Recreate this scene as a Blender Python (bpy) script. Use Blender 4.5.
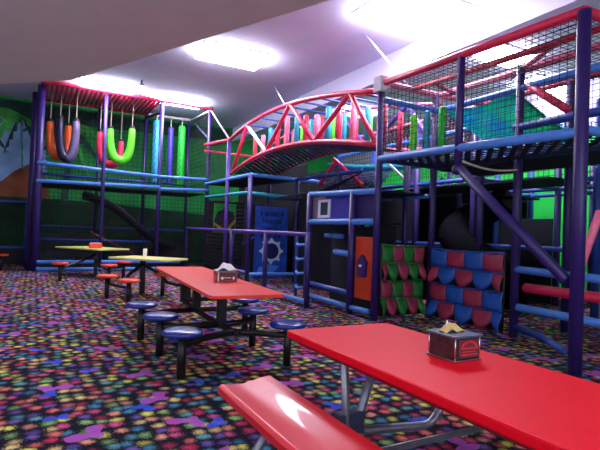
import bpy, math, random
from mathutils import Vector as V, Matrix
random.seed(7)
for o in list(bpy.data.objects): bpy.data.objects.remove(o)
S = bpy.context.scene; COL = S.collection
R = math.radians; PI = math.pi

# ------------------------------------------------------------------ camera
cd = bpy.data.cameras.new('camera'); cam = bpy.data.objects.new('camera', cd); COL.objects.link(cam)
yaw, pit, rol = R(28.65), R(0.85), R(2.1)
fw = V((math.sin(yaw)*math.cos(pit), math.cos(yaw)*math.cos(pit), math.sin(pit)))
r0 = V((math.cos(yaw), -math.sin(yaw), 0)); u0 = r0.cross(fw)
rt = math.cos(rol)*r0+math.sin(rol)*u0; up = math.cos(rol)*u0-math.sin(rol)*r0
m = Matrix((rt, up, -fw)).transposed().to_4x4(); m.translation = V((0, 0, 1.4))
cam.matrix_world = m
cd.sensor_width = 36; cd.lens = 485/600*36; cd.clip_start = .05; cd.clip_end = 100
S.camera = cam

# ------------------------------------------------------------------ world, exposure
w = bpy.data.worlds.new('world'); S.world = w; w.use_nodes = True
w.node_tree.nodes['Background'].inputs[0].default_value = (.30, .32, .55, 1)
w.node_tree.nodes['Background'].inputs[1].default_value = .05
S.view_settings.view_transform = 'Standard'; S.view_settings.look = 'None'
S.view_settings.gamma = 1; S.view_settings.use_curve_mapping = False
S.view_settings.exposure = 0.45
LAMP = (.86, .84, 1.0)          # tint of the ceiling tubes
LAMP_STRENGTH = 38.0
FILL_LAMP_STRENGTH = 9.0
FILL_PANEL_STRENGTH = 3.2

# ------------------------------------------------------------------ materials
def lin(c): return tuple(((x/255)/12.92 if x <= 10 else (((x/255)+.055)/1.055)**2.4) for x in c)
def mat(name, rgb, rough=.5, metal=0, var=.12, scale=9, spec=.5, bump=0, coat=0):
    m = bpy.data.materials.new(name); m.use_nodes = True; nt = m.node_tree; N = nt.nodes; L = nt.links
    b = N['Principled BSDF']; c = lin(rgb)
    b.inputs['Roughness'].default_value = rough; b.inputs['Metallic'].default_value = metal
    b.inputs['Specular IOR Level'].default_value = spec; b.inputs['Coat Weight'].default_value = coat
    tc = N.new('ShaderNodeTexCoord'); n = N.new('ShaderNodeTexNoise'); n.inputs['Scale'].default_value = scale
    n.inputs['Detail'].default_value = 3
    L.new(tc.outputs['Object'], n.inputs['Vector'])
    cr = N.new('ShaderNodeValToRGB'); L.new(n.outputs['Fac'], cr.inputs[0])
    cr.color_ramp.elements[0].position = .3; cr.color_ramp.elements[1].position = .7
    cr.color_ramp.elements[0].color = (*[max(0, x*(1-var)) for x in c], 1)
    cr.color_ramp.elements[1].color = (*[min(1, x*(1+var)) for x in c], 1)
    L.new(cr.outputs[0], b.inputs['Base Color'])
    if bump:
        bp = N.new('ShaderNodeBump'); bp.inputs['Strength'].default_value = bump; bp.inputs['Distance'].default_value = .01
        L.new(n.outputs['Fac'], bp.inputs['Height']); L.new(bp.outputs[0], b.inputs['Normal'])
    return m
def emis(name, rgb, s):
    m = bpy.data.materials.new(name); m.use_nodes = True; nt = m.node_tree; nt.nodes.clear()
    e = nt.nodes.new('ShaderNodeEmission'); e.inputs[0].default_value = (*rgb, 1); e.inputs[1].default_value = s
    o = nt.nodes.new('ShaderNodeOutputMaterial'); nt.links.new(e.outputs[0], o.inputs[0]); return m

def carpet():
    m = bpy.data.materials.new('carpet'); m.use_nodes = True; nt = m.node_tree; N = nt.nodes; L = nt.links
    b = N['Principled BSDF']; b.inputs['Roughness'].default_value = .95; b.inputs['Specular IOR Level'].default_value = .1
    tc = N.new('ShaderNodeTexCoord'); geo = tc.outputs['Object']
    def M(op, a, b_=None, c=None, clamp=False):
        n = N.new('ShaderNodeMath'); n.operation = op; n.use_clamp = clamp
        for i, x in enumerate((a, b_, c)):
            if x is None: continue
            if isinstance(x, (int, float)): n.inputs[i].default_value = x
            else: L.new(x, n.inputs[i])
        return n.outputs[0]
    def mix(f, a, b_):
        n = N.new('ShaderNodeMix'); n.data_type = 'RGBA'
        L.new(f, n.inputs[0])
        for i, x in ((6, a), (7, b_)):
            if isinstance(x, tuple): n.inputs[i].default_value = (*x, 1)
            else: L.new(x, n.inputs[i])
        return n.outputs[2]
    fz = N.new('ShaderNodeTexNoise'); fz.inputs['Scale'].default_value = 70; fz.inputs['Detail'].default_value = 2
    L.new(geo, fz.inputs['Vector'])
    fuzz = M('SUBTRACT', fz.outputs['Fac'], .5)
    # blobs
    wn = N.new('ShaderNodeTexNoise'); wn.inputs['Scale'].default_value = 9; wn.inputs['Detail'].default_value = 2
    L.new(geo, wn.inputs['Vector'])
    ws = N.new('ShaderNodeVectorMath'); ws.operation = 'SUBTRACT'; L.new(wn.outputs['Color'], ws.inputs[0]); ws.inputs[1].default_value = (.5, .5, .5)
    wk = N.new('ShaderNodeVectorMath'); wk.operation = 'SCALE'; L.new(ws.outputs[0], wk.inputs[0]); wk.inputs['Scale'].default_value = .06
    wa = N.new('ShaderNodeVectorMath'); wa.operation = 'ADD'; L.new(geo, wa.inputs[0]); L.new(wk.outputs[0], wa.inputs[1])
    warped = wa.outputs[0]
    v = N.new('ShaderNodeTexVoronoi'); v.voronoi_dimensions = '2D'; v.inputs['Scale'].default_value = 9.0
    v.inputs['Randomness'].default_value = .6; L.new(warped, v.inputs['Vector'])
    sep = N.new('ShaderNodeSeparateColor'); L.new(v.outputs['Color'], sep.inputs[0])
    ramp = N.new('ShaderNodeValToRGB'); ramp.color_ramp.interpolation = 'CONSTANT'
    pal = [(212, 84, 130), (226, 222, 96), (72, 138, 176), (226, 150, 120), (140, 184, 110), (196, 50, 92), (110, 84, 160), (232, 200, 130), (92, 158, 162), (220, 110, 100)]
    e = ramp.color_ramp.elements
    for i, p in enumerate(pal):
        el = e[i] if i < 2 else e.new(i/len(pal)); el.position = i/len(pal); el.color = (*lin(p), 1)
    L.new(sep.outputs[0], ramp.inputs[0])
    d = M('ADD', v.outputs['Distance'], M('MULTIPLY', fuzz, .9))
    blob = N.new('ShaderNodeMapRange'); L.new(d, blob.inputs[0])
    blob.inputs[1].default_value = .50; blob.inputs[2].default_value = .08; blob.inputs[3].default_value = 0; blob.inputs[4].default_value = 1
    bf = M('MULTIPLY', blob.outputs[0], M('ADD', M('MULTIPLY', sep.outputs[1], .8), .45))
    base = mix(bf, lin((20, 19, 34)), ramp.outputs[0])
    # squiggles
    def squig(scale, off, rad, lob, colr, keep, base):
        mp = N.new('ShaderNodeMapping'); mp.inputs['Location'].default_value = (off, off*.7, 0); L.new(warped, mp.inputs[0])
        q = N.new('ShaderNodeTexVoronoi'); q.voronoi_dimensions = '2D'; q.inputs['Scale'].default_value = scale
        q.inputs['Randomness'].default_value = .7; L.new(mp.outputs[0], q.inputs['Vector'])
        sb = N.new('ShaderNodeVectorMath'); sb.operation = 'SUBTRACT'
        L.new(mp.outputs[0], sb.inputs[0]); L.new(q.outputs['Position'], sb.inputs[1])
        sx = N.new('ShaderNodeSeparateXYZ'); L.new(sb.outputs[0], sx.inputs[0])
        sc = N.new('ShaderNodeSeparateColor'); L.new(q.outputs['Color'], sc.inputs[0])
        ang = M('ARCTAN2', sx.outputs[1], sx.outputs[0])
        rr = M('SQRT', M('ADD', M('MULTIPLY', sx.outputs[0], sx.outputs[0]), M('MULTIPLY', sx.outputs[1], sx.outputs[1])))
        ph = M('MULTIPLY', sc.outputs[0], 6.28)
        l1 = M('SINE', M('ADD', M('MULTIPLY', ang, lob), ph))
        l2 = M('SINE', M('ADD', M('MULTIPLY', ang, 2), M('MULTIPLY', ph, 1.7)))
        lim = M('MULTIPLY', rad, M('ADD', 1, M('ADD', M('MULTIPLY', l1, .42), M('MULTIPLY', l2, .38))))
        ins = M('LESS_THAN', M('ADD', rr, M('MULTIPLY', fuzz, .03)), lim)
        f = M('MULTIPLY', ins, M('LESS_THAN', sc.outputs[1], keep))
        return mix(M('MULTIPLY', f, .9), base, colr)
    base = squig(1.75, 3.3, .095, 3, lin((168, 84, 178)), .62, base)
    base = squig(1.9, 11.1, .062, 3, lin((54, 78, 205)), .5, base)
    L.new(base, b.inputs['Base Color'])
    bp = N.new('ShaderNodeBump'); bp.inputs['Strength'].default_value = .4; bp.inputs['Distance'].default_value = .01
    L.new(fz.outputs['Fac'], bp.inputs['Height']); L.new(bp.outputs[0], b.inputs['Normal'])
    return m

M_ = dict(
 carpet=carpet(),
 soffit=mat('soffit_paint', (214, 216, 212), .9, var=.03, scale=2),
 ceil=mat('ceiling_paint', (214, 218, 242), .9, var=.03, scale=1.5),
 wallw=mat('white_wall_paint', (205, 205, 225), .9, var=.03, scale=1.5),
 wallg=mat('green_wall_paint', (12, 134, 58), .8, var=.25, scale=1.2),
 green2=mat('bright_green_wall_paint', (20, 205, 70), .7, var=.15, scale=1.5),
 dark_wall=mat('dark_wall_paint', (30, 30, 42), .8),
 purple=mat('purple_foam', (46, 26, 100), .42, var=.15, scale=14),
 dpurple=mat('dark_purple_foam', (46, 30, 96), .45, var=.2, scale=14),
 lpurple=mat('light_purple_foam', (88, 54, 150), .42, var=.15, scale=14),
 blue=mat('light_blue_foam', (74, 132, 216), .42, var=.12, scale=14),
 dblue=mat('deep_blue_foam', (34, 66, 150), .42, var=.2, scale=14),
 teal=mat('teal_foam', (30, 150, 178), .45, var=.15, scale=14),
 red=mat('red_foam', (214, 36, 78), .4, var=.12, scale=14),
 pink=mat('pink_foam', (240, 112, 146), .4, var=.12, scale=14),
 whitef=mat('white_foam', (220, 214, 226), .5, var=.06),

 green=mat('green_foam', (40, 200, 60), .45, var=.12, scale=14),
 lgreen=mat('lime_vinyl', (96, 226, 40), .4, var=.08, scale=20),
 orange=mat('orange_vinyl', (236, 96, 24), .4, var=.1, scale=20),
 navy=mat('navy_vinyl', (22, 22, 56), .4, var=.2, scale=20),
 greyp=mat('grey_purple_vinyl', (96, 84, 120), .4, var=.1, scale=20),
 cyan=mat('cyan_vinyl', (60, 170, 222), .45, var=.12, scale=20),
 violet=mat('violet_vinyl', (74, 60, 190), .45, var=.15, scale=20),
 net=mat('black_netting', (12, 12, 20), .8, var=0),
 netl=mat('grey_netting', (120, 132, 180), .8, var=.2),
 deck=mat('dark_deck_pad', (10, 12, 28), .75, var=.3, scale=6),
 tealdeck=mat('dark_teal_deck_pad', (18, 44, 66), .7, var=.4, scale=5),
 navyweb=mat('navy_webbing', (20, 26, 62), .7, var=.3, scale=4),
 slide=mat('slide_plastic', (7, 7, 14), .9, spec=.08),
 black=mat('black_metal', (14, 14, 18), .45, var=.1),
 rope=mat('pale_rope', (200, 190, 170), .8),
 redtop=mat('red_plastic_coating', (226, 6, 34), .5, var=.04, scale=30, spec=.12),
 redbench=mat('red_bench_coating', (214, 10, 34), .36, var=.04, scale=30, spec=.5, coat=.2),
 reddark=mat('dark_red_edge', (110, 6, 20), .4, var=.05),
 coral=mat('coral_laminate', (240, 58, 36), .3, var=.05, scale=20),
 yellow=mat('pale_yellow_laminate', (214, 214, 120), .35, var=.06, scale=12),
 bluest=mat('blue_glossy_seat', (18, 44, 128), .3, var=.08, scale=20, coat=.1),
 orangest=mat('orange_glossy_seat', (232, 66, 28), .35, var=.08, scale=20),
 galv=mat('galvanised_pipe', (150, 152, 165), .38, metal=.7, var=.15, scale=25),
 chrome=mat('chrome', (190, 190, 198), .18, metal=1, var=.04),
 charcoal=mat('charcoal_plastic', (62, 74, 98), .35, var=.06),
 smoke=mat('smoky_plastic', (58, 44, 48), .2, var=.3, scale=30),
 brown=mat('brown_card', (92, 40, 44), .5, var=.4, scale=40),
 redcard=mat('red_print', (200, 40, 60), .5, var=.2, scale=40),
 paper=mat('white_napkin', (240, 238, 236), .9, var=.02),
 tan=mat('tan_napkin', (206, 176, 112), .9, var=.12, scale=30),
 signb=mat('blue_sign_vinyl', (28, 74, 176), .5, var=.3, scale=5),
 signd=mat('navy_print', (16, 28, 92), .5, var=.1),
 signw=mat('white_print', (205, 222, 240), .5, var=.03),
 orangep=mat('orange_red_panel', (205, 62, 22), .5, var=.12, scale=5),
 housep=mat('blue_violet_panel', (52, 50, 160), .55, var=.15, scale=4),
 houseg=mat('grey_panel', (128, 122, 140), .6, var=.1, scale=4),
 glassd=mat('dark_pane', (60, 74, 84), .15, var=.1),
 sky=mat('mural_sky_paint', (120, 160, 200), .85, var=.25, scale=1.6),
 mound=mat('mural_brown_paint', (120, 66, 40), .85, var=.3, scale=1.8),
 leaf=mat('mural_leaf_paint', (60, 160, 60), .85, var=.5, scale=3),
 leafd=mat('mural_dark_leaf_paint', (20, 66, 52), .85, var=.4, scale=3),
 mgreen=mat('mural_grass_paint', (8, 58, 34), .85, var=.35, scale=1.5),
 yellowp=mat('yellow_print', (236, 190, 20), .6),
 pocketr=mat('maroon_pocket_cloth', (150, 40, 72), .5, var=.15, scale=12),
 pocketg=mat('green_pocket_cloth', (26, 112, 42), .5, var=.15, scale=12),
 pocketb=mat('blue_pocket_cloth', (22, 80, 168), .5, var=.15, scale=12),
 lamp=emis('lamp_lens', LAMP, LAMP_STRENGTH),
 fill_glow=emis('fill_panel_glow', (.80, .86, 1.0), FILL_PANEL_STRENGTH),  # glow of the added fill panels
 fill_lamp=emis('fill_lamp_lens', LAMP, FILL_LAMP_STRENGTH),
)

def translucent(name, c1, c2):
    m = mat(name, c1, .5, scale=1.6); nt = m.node_tree; b = nt.nodes['Principled BSDF']
    cr = b.inputs['Base Color'].links[0].from_node
    cr.color_ramp.elements[0].color = (*lin(c1), 1); cr.color_ramp.elements[1].color = (*lin(c2), 1)
    t = nt.nodes.new('ShaderNodeBsdfTranslucent'); mx = nt.nodes.new('ShaderNodeMixShader'); mx.inputs[0].default_value = .7
    nt.links.new(cr.outputs[0], t.inputs[0]); nt.links.new(b.outputs[0], mx.inputs[1]); nt.links.new(t.outputs[0], mx.inputs[2])
    nt.links.new(mx.outputs[0], nt.nodes['Material Output'].inputs[0]); return m
M_['tealgreen'] = translucent('teal_green_fabric', (20, 150, 200), (20, 205, 120))

# ------------------------------------------------------------------ mesh builder
class MB:
    def __init__(s): s.v = []; s.f = []; s.sm = []; s.mi = []; s.cur = 0
    def add(s, vs, fs, smooth=False):
        n = len(s.v); s.v += [tuple(p) for p in vs]
        for f in fs: s.f.append(tuple(i+n for i in f)); s.sm.append(smooth); s.mi.append(s.cur)
        return s
    def box(s, a, b):
        x0, y0, z0 = a; x1, y1, z1 = b
        P = [(x0,y0,z0),(x1,y0,z0),(x1,y1,z0),(x0,y1,z0),(x0,y0,z1),(x1,y0,z1),(x1,y1,z1),(x0,y1,z1)]
        return s.add(P, [(3,2,1,0),(4,5,6,7),(0,1,5,4),(1,2,6,5),(2,3,7,6),(3,0,4,7)])
    def tube(s, pts, r, n=10, cap=True, smooth=True, roundcap=True):
        pts = [V(p) for p in pts]; k = len(pts); rad = r if isinstance(r, (list, tuple)) else [r]*k
        if roundcap and cap and k >= 2 and n > 5:
            d0 = (pts[0]-pts[1]).normalized(); d1 = (pts[-1]-pts[-2]).normalized()
            a, b = rad[0], rad[-1]
            pts = [pts[0]+d0*a*.35] + pts + [pts[-1]+d1*b*.35]; rad = [a*.55] + list(rad) + [b*.55]; k += 2
        rings = []; t0 = (pts[1]-pts[0]).normalized()
        ref = V((0, 0, 1)) if abs(t0.z) < .9 else V((1, 0, 0)); nr = t0.cross(ref).normalized()
        for i in range(k):
            if i == 0: t = pts[1]-pts[0]
            elif i == k-1: t = pts[-1]-pts[-2]
            else: t = (pts[i+1]-pts[i]).normalized()+(pts[i]-pts[i-1]).normalized()
            t = t.normalized(); nr = (nr-t*nr.dot(t)).normalized(); bn = t.cross(nr)
            rings.append([pts[i]+(nr*math.cos(2*PI*j/n)+bn*math.sin(2*PI*j/n))*rad[i] for j in range(n)])
        vs = [p for g in rings for p in g]
        fs = [(i*n+j, i*n+(j+1) % n, (i+1)*n+(j+1) % n, (i+1)*n+j) for i in range(k-1) for j in range(n)]
        s.add(vs, fs, smooth)
        if cap:
            q = len(s.v)-len(vs)
            s.f.append(tuple(q+j for j in reversed(range(n)))); s.sm.append(False); s.mi.append(s.cur)
            s.f.append(tuple(q+(k-1)*n+j for j in range(n))); s.sm.append(False); s.mi.append(s.cur)
        return s
    def lathe(s, c, prof, n=24):     # prof [(r,z)]
        cx, cy, cz = c; vs = []; k = len(prof)
        for r, z in prof:
            for j in range(n): vs.append((cx+r*math.cos(2*PI*j/n), cy+r*math.sin(2*PI*j/n), cz+z))
        fs = [(i*n+j, i*n+(j+1) % n, (i+1)*n+(j+1) % n, (i+1)*n+j) for i in range(k-1) for j in range(n)]
        return s.add(vs, fs, True)
    def prism(s, poly, fn, d):       # poly 2D, fn(u,v,w)->3D, thickness d
        n = len(poly); vs = [fn(u, v, 0) for u, v in poly]+[fn(u, v, d) for u, v in poly]
        s.add(vs, [tuple(range(n)), tuple(range(2*n-1, n-1, -1))]+[(i, (i+1) % n, n+(i+1) % n, n+i)[::-1] for i in range(n)]); return s
    def grid(s, fn, nu, nv, smooth=True):
        vs = [fn(i/nu, j/nv) for j in range(nv+1) for i in range(nu+1)]
        fs = [(j*(nu+1)+i, j*(nu+1)+i+1, (j+1)*(nu+1)+i+1, (j+1)*(nu+1)+i) for j in range(nv) for i in range(nu)]
        return s.add(vs, fs, smooth)
    def build(s, name, m, parent=None, bevel=0, solid=0, origin=None):
        if parent is not None: origin = V(parent['_o'])
        elif origin is None:
            xs = [p[0] for p in s.v]; ys = [p[1] for p in s.v]; zs = [p[2] for p in s.v]
            origin = V(((min(xs)+max(xs))/2, (min(ys)+max(ys))/2, min(zs)))
        else: origin = V(origin)
        me = bpy.data.meshes.new(name)
        me.from_pydata([tuple(V(p)-origin) for p in s.v], [], s.f)
        me.polygons.foreach_set('use_smooth', s.sm); me.polygons.foreach_set('material_index', s.mi)
        ml = m if isinstance(m, (list, tuple)) else [m]
        for q in ml: me.materials.append(M_[q] if isinstance(q, str) else q)
        import bmesh as _b
        bm = _b.new(); bm.from_mesh(me); _b.ops.recalc_face_normals(bm, faces=bm.faces); bm.to_mesh(me); bm.free()
        o = bpy.data.objects.new(name, me); COL.objects.link(o)
        if parent is not None: o.parent = parent; o['_o'] = tuple(origin)
        else: o.location = origin; o['_o'] = tuple(origin)
        if solid:
            md = o.modifiers.new('thickness', 'SOLIDIFY'); md.thickness = solid; md.offset = 0
        if bevel:
            md = o.modifiers.new('bevel', 'BEVEL'); md.width = bevel; md.segments = 2; md.limit_method = 'ANGLE'
        return o

def tag(o, label, cat, group=None):
    o['label'] = label; o['category'] = cat
    if group: o['group'] = group
    return o
def thing(name, label, cat, loc, group=None):
    o = bpy.data.objects.new(name, None); COL.objects.link(o); o.location = loc; o['_o'] = tuple(loc)
    o.empty_display_size = .1
    return tag(o, label, cat, group)
def struct(o): o['kind'] = 'structure'; return o
def lab(o, l): o['label'] = l; return o
def tb(name, pts, r, m, parent, n=10, **k): return MB().tube(pts, r, n, **k).build(name, m, parent)
def move_copy(root, delta, label, rz=0):
    c = root.copy(); COL.objects.link(c); c.location = root.location+V(delta); c.rotation_euler.z = root.rotation_euler.z+rz
    c['label'] = label
    for ch in root.children:
        a = ch.copy(); COL.objects.link(a); a.parent = c
        for g in ch.children:
            b = g.copy(); COL.objects.link(b); b.parent = a
    return c

def net(name, p0, p1, p2, p3, cell, r, m, parent, sag=0, diag=False, flat=0):
    """netting spanned over the quad p0 p1 p2 p3 (p0-p1 and p3-p2 opposite edges)"""
    p0, p1, p2, p3 = map(V, (p0, p1, p2, p3)); mb = MB()
    lu = (p1-p0).length; lv = (p3-p0).length
    nu = max(2, round(lu/cell)); nv = max(2, round(lv/cell)); nrm = (p1-p0).cross(p3-p0).normalized()
    def P(u, v):
        p = (p0*(1-u)+p1*u)*(1-v)+(p3*(1-u)+p2*u)*v
        if sag: p = p+V((0, 0, -sag*16*u*(1-u)*v*(1-v)))
        return p
    seg = 6 if sag else 1
    def line(a, b):
        pts = [P(a[0]+(b[0]-a[0])*i/seg, a[1]+(b[1]-a[1])*i/seg) for i in range(seg+1)]
        if flat:                      # flat woven strap instead of cord
            sd = nrm.cross(pts[-1]-pts[0]).normalized()*flat/2; th = nrm*.003; vs = []
            for p in pts: vs += [p+sd+th, p-sd+th, p-sd-th, p+sd-th]
            fs = [(i*4+j, i*4+(j+1) % 4, i*4+4+(j+1) % 4, i*4+4+j) for i in range(seg) for j in range(4)]
            mb.add(vs, fs+[(0, 1, 2, 3), tuple(seg*4+j for j in (3, 2, 1, 0))])
        else: mb.tube(pts, r, 4, cap=False, smooth=False, roundcap=False)
    if diag:
        n = nu+nv
        for k in range(1, n):
            # lines in grid units i-j = const and i+j = const
            for s_ in (0, 1):
                a = max(0, k-nv); b = min(nu, k)
                if b-a < 1e-6: continue
                q0 = (a/nu, (k-a)/nv); q1 = (b/nu, (k-b)/nv)
                if s_: q0 = (q0[0], 1-q0[1]); q1 = (q1[0], 1-q1[1])
                line(q0, q1)
    else:
        for i in range(nu+1): line((i/nu, 0), (i/nu, 1))
        for j in range(nv+1): line((0, j/nv), (1, j/nv))
    return mb.build(name, m, parent)

# ================================================================== THE SETTING
ZC = 5.6
struct(MB().box((-6, -3, -.1), (12.6, 19.2, 0)).build('floor', 'carpet', origin=(0, 0, 0)))
struct(MB().box((-6, -3, ZC), (12.6, 19.2, ZC+.15)).build('ceiling', 'ceil'))
sof = [(5.9, -2.95), (3.7, 2.6), (2.79, 4.6), (.49, 9.69), (-.68, 10.81), (-5.95, 15.9), (-5.95, -2.95)]
struct(MB().prism(sof, lambda u, v, w_: (u, v, 4.0+w_), 1.58).build('trim_1', 'soffit'))
struct(MB().box((7.04, -2.95, 5.05), (7.5, 19, ZC-.005)).build('trim_2', 'ceil'))
struct(MB().box((-6.2, -3, 0), (-6, 19.2, ZC)).build('wall_left', 'wallw'))
struct(MB().box((-6, -3.2, 0), (12.6, -3, ZC)).build('wall_front', 'wallw'))
wb = struct(MB().box((-6, 19, 0), (12.6, 19.2, ZC)).build('wall_back', 'wallg'))
wr = struct(MB().box((12.4, -3, 0), (12.6, 19, 4.2)).build('wall_right', 'green2'))
struct(MB().box((12.4, -3, 4.2), (12.6, 19, ZC)).build('wall_right', 'wallw'))

def window(nm, a, b, axis):  # framed glowing panel, added out of view to light the low ceiling
    (x0, y0, z0), (x1, y1, z1) = a, b
    o = struct(MB().box(a, b).build(nm, 'fill_glow'))
    fr = MB(); e = .07
    if axis == 'y':
        f_ = y1+.02; g_ = y0
        for q in (((x0-e, g_, z0-e), (x1+e, f_, z0)), ((x0-e, g_, z1), (x1+e, f_, z1+e)), ((x0-e, g_, z0), (x0, f_, z1)), ((x1, g_, z0), (x1+e, f_, z1)), (((x0+x1)/2-.03, g_, z0), ((x0+x1)/2+.03, f_, z1))): fr.box(*q)
    else:
        f_ = x1+.02; g_ = x0
        for q in (((g_, y0-e, z0-e), (f_, y1+e, z0)), ((g_, y0-e, z1), (f_, y1+e, z1+e)), ((g_, y0-e, z0), (f_, y0, z1)), ((g_, y1, z0), (f_, y1+e, z1)), ((g_, (y0+y1)/2-.03, z0), (f_, (y0+y1)/2+.03, z1))): fr.box(*q)
    fr.build('pane_frame', 'whitef', o)
window('fill_panel_1', (-4.5, -2.99, 1.0), (-.5, -2.96, 3.2), 'y')
window('fill_panel_2', (.6, -2.99, 1.0), (4.6, -2.96, 3.2), 'y')
window('fill_panel_3', (-5.99, 2.0, 1.0), (-5.96, 6.0, 3.2), 'x')

# mural painted on the back wall
def wallpoly(name, poly, y, m, par=wb, t=.01):
    return MB().prism(poly, lambda u, v, w_: (u, y-w_, v), t).build(name, m, par)
wallpoly('painted_sky', [(-5.9, 2.3), (.25, 2.3), (.3, 3.2), (.2, 4.2), (.0, 4.9), (-5.9, 4.9)], 18.998, 'sky')
wallpoly('painted_mound', [(-5.9, 2.15)]+[(-5.9+i*.35, 2.95+.5*math.sin(i*.42+.2)+.12*math.sin(i*1.3)) for i in range(18)]+[(.3, 2.9), (.42, 2.15)], 18.985, 'mound')
wallpoly('painted_grass', [(-5.9, .02), (6.9, .02), (6.9, 1.9), (3, 2.15), (.8, 2.25), (-5.9, 2.2)], 18.97, 'mgreen')
wallpoly('painted_canopy', [(-5.9, 5.5), (6.9, 5.5), (6.9, 5.0), (3, 4.95), (1.2, 4.9), (.2, 4.95), (-5.9, 4.9)], 18.985, 'leafd')
def frond(cx, cz, a, L, m, y):
    n = 9; top = []; bot = []
    for i in range(n+1):
        t = i/n; x = cx+math.cos(a)*L*t; z = cz+math.sin(a)*L*t-.55*L*t*t
        wd = .26*L*math.sin(PI*min(1, t*.9+.08))
        top.append((x, z+wd*.35)); bot.append((x+.05*(i % 2), z-wd*(1 if i % 2 else .45)))
    wallpoly('painted_palm_leaf', top+bot[::-1], y, m)
k = 0
for cx, cz in ((-2.0, 4.9), (-.55, 5.0), (.9, 4.8), (-4, 5.0)):
    for a in (-150, -120, -85, -55, -25, 20, 160):
        frond(cx, cz, R(a), random.uniform(.9, 1.5), 'leaf' if k % 2 else 'leafd', 18.972-.004*(k % 4)); k += 1
wallpoly('painted_palm_trunk', [(.75, 2.2), (1.0, 2.2), (1.05, 3.4), (1.0, 4.8), (.85, 4.8), (.85, 3.4)], 18.96, 'leafd')

# ceiling lamps
def lamp(x, y, z, lx, ly, label, m='lamp', group=None):
    t = thing('ceiling_light', label, 'ceiling light', (x, y, z-.14), group)
    MB().box((x-lx/2, y-ly/2, z-.14), (x+lx/2, y+ly/2, z-.02)).build('lens', m, t, bevel=.02)
    f = MB()
    for a, b in (((-lx/2-.04, -ly/2-.04), (lx/2+.04, -ly/2)), ((-lx/2-.04, ly/2), (lx/2+.04, ly/2+.04)), ((-lx/2-.04, -ly/2), (-lx/2, ly/2)), ((lx/2, -ly/2), (lx/2+.04, ly/2))):
        f.box((x+a[0], y+a[1], z-.03), (x+b[0], y+b[1], z-.002))
    f.build('frame', 'whitef', t)
    return t
lamp(3.98, 10.95, ZC, 1.55, .95, 'bright rectangular ceiling light alone in the middle of the ceiling')
lamp(1.75, 15.45, ZC, 1.5, .8, 'glowing ceiling light above the red slatted roof of the left frame')
lamp(4.0, 15.85, ZC, 1.5, .8, 'glowing ceiling light above the hanging cyan, violet and green bags')
lamp(6.0, 6.9, ZC, 1.7, 1.4, 'large blazing ceiling light at the top, beside the ceiling beam')
lamp(9.1, 7.4, ZC, 1.2, .7, 'small ceiling light behind the beam, seen through the roof net of the right tower')
lamp(11.6, 8.2, ZC, 1.2, .7, 'ceiling light beyond the beam, seen low through the right tower near its corner post')
lamp(9.4, 13.5, ZC, 1.2, .7, 'ceiling light beyond the beam, behind the red arch bridge')
for i, (x, y) in enumerate(((2.6, .4), (-.6, -1.4), (-1.6, 3.2))):  # unseen lamps added under the low ceiling to light the near tables
    lamp(x, y, 4.0, 1.2, .6, ['added fill light over the front red table', 'added fill light behind the viewer', 'added fill light in the low ceiling left of the viewer'][i], 'fill_lamp')

t = thing('dome_mirror', 'small silver dome mirror on the ceiling beside the middle light', 'dome mirror', (3.09, 9.74, ZC-.16))
MB().lathe((3.09, 9.74, ZC-.16), [(0.001, 0), (.07, .012), (.12, .05), (.145, .11), (.15, .155), (.001, .156)], 20).build('dome', 'chrome', t)
MB().lathe((3.09, 9.74, ZC-.03), [(.001, 0), (.18, 0), (.18, .028), (.001, .028)], 20).build('rim', 'black', t)
t = thing('sprinkler', 'tiny fire sprinkler head on the ceiling above the left frame', 'sprinkler', (2.53, 14.41, ZC-.14))
MB().tube([(2.53, 14.41, ZC), (2.53, 14.41, ZC-.1)], .025, 8).build('stem', 'charcoal', t)
MB().lathe((2.53, 14.41, ZC-.14), [(.001, 0), (.07, .0), (.07, .02), (.001, .03)], 10).build('deflector', 'charcoal', t)
tag(MB().tube([(5.98, 12.77, ZC-.005), (4.93, 9.95, 4.30)], .018, 8, roundcap=False).build('stay_rod', 'whitef'), 'thin pale stay rod from the ceiling down to the crown of the red arch', 'rod')
tag(MB().tube([(5.96, 8.31, ZC-.005), (5.5, 6.4, 3.97)], .018, 8, roundcap=False).build('stay_rod', 'whitef'), 'thin pale stay rod from the ceiling to the roof of the right tower', 'rod')

# ================================================================== RIGHT TOWER
LE, RE = 4.9, 6.1
Y0, Y1, Y2 = 6.35, 4.65, 3.0
def post(par, x, y, h, m='purple', r=.06, z0=0.0, label=None):
    o = tb('post', [(x, y, z0+.004), (x, y, h)], r, m, par, 12, roundcap=False)
    return lab(o, label) if label else o
def rail(par, a, b, m='blue', r=.05, name='rail'): return tb(name, [a, b], r, m, par)

tw = thing('play_tower', 'right-hand climbing tower with purple posts, blue rails and red roof rails', 'play structure', (5.6, 4.6, 0))
post(tw, LE, Y0, 3.88, r=.057); post(tw, LE, Y1, 3.84, r=.054, z0=2.30, label='short purple post stopping at the deck, no foot')
post(tw, LE, Y2, 3.80, r=.068)
post(tw, RE, Y0, 3.93, 'dpurple'); post(tw, RE, Y1, 3.9, 'dpurple'); post(tw, RE, Y2, 3.9, 'dpurple')
post(tw, 7.3, Y0, 3.93, 'dpurple'); post(tw, 7.3, Y1, 3.93, 'dpurple')
lab(MB().box((4.80, 6.25, 3.74), (5.0, 6.45, 4.0)).build('post_cap', 'whitef', tw, bevel=.015), 'pale grey box on top of the post')
rail(tw, (LE, Y0, 3.88), (LE, Y2, 3.80), 'red', .055, 'roof_rail')
rail(tw, (LE, Y0, 3.9), (RE+.1, Y0, 3.9), 'pink', .055, 'roof_rail')
rail(tw, (RE+.1, Y0, 3.9), (RE+.1, Y2-.6, 3.9), 'pink', .055, 'roof_rail')
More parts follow.
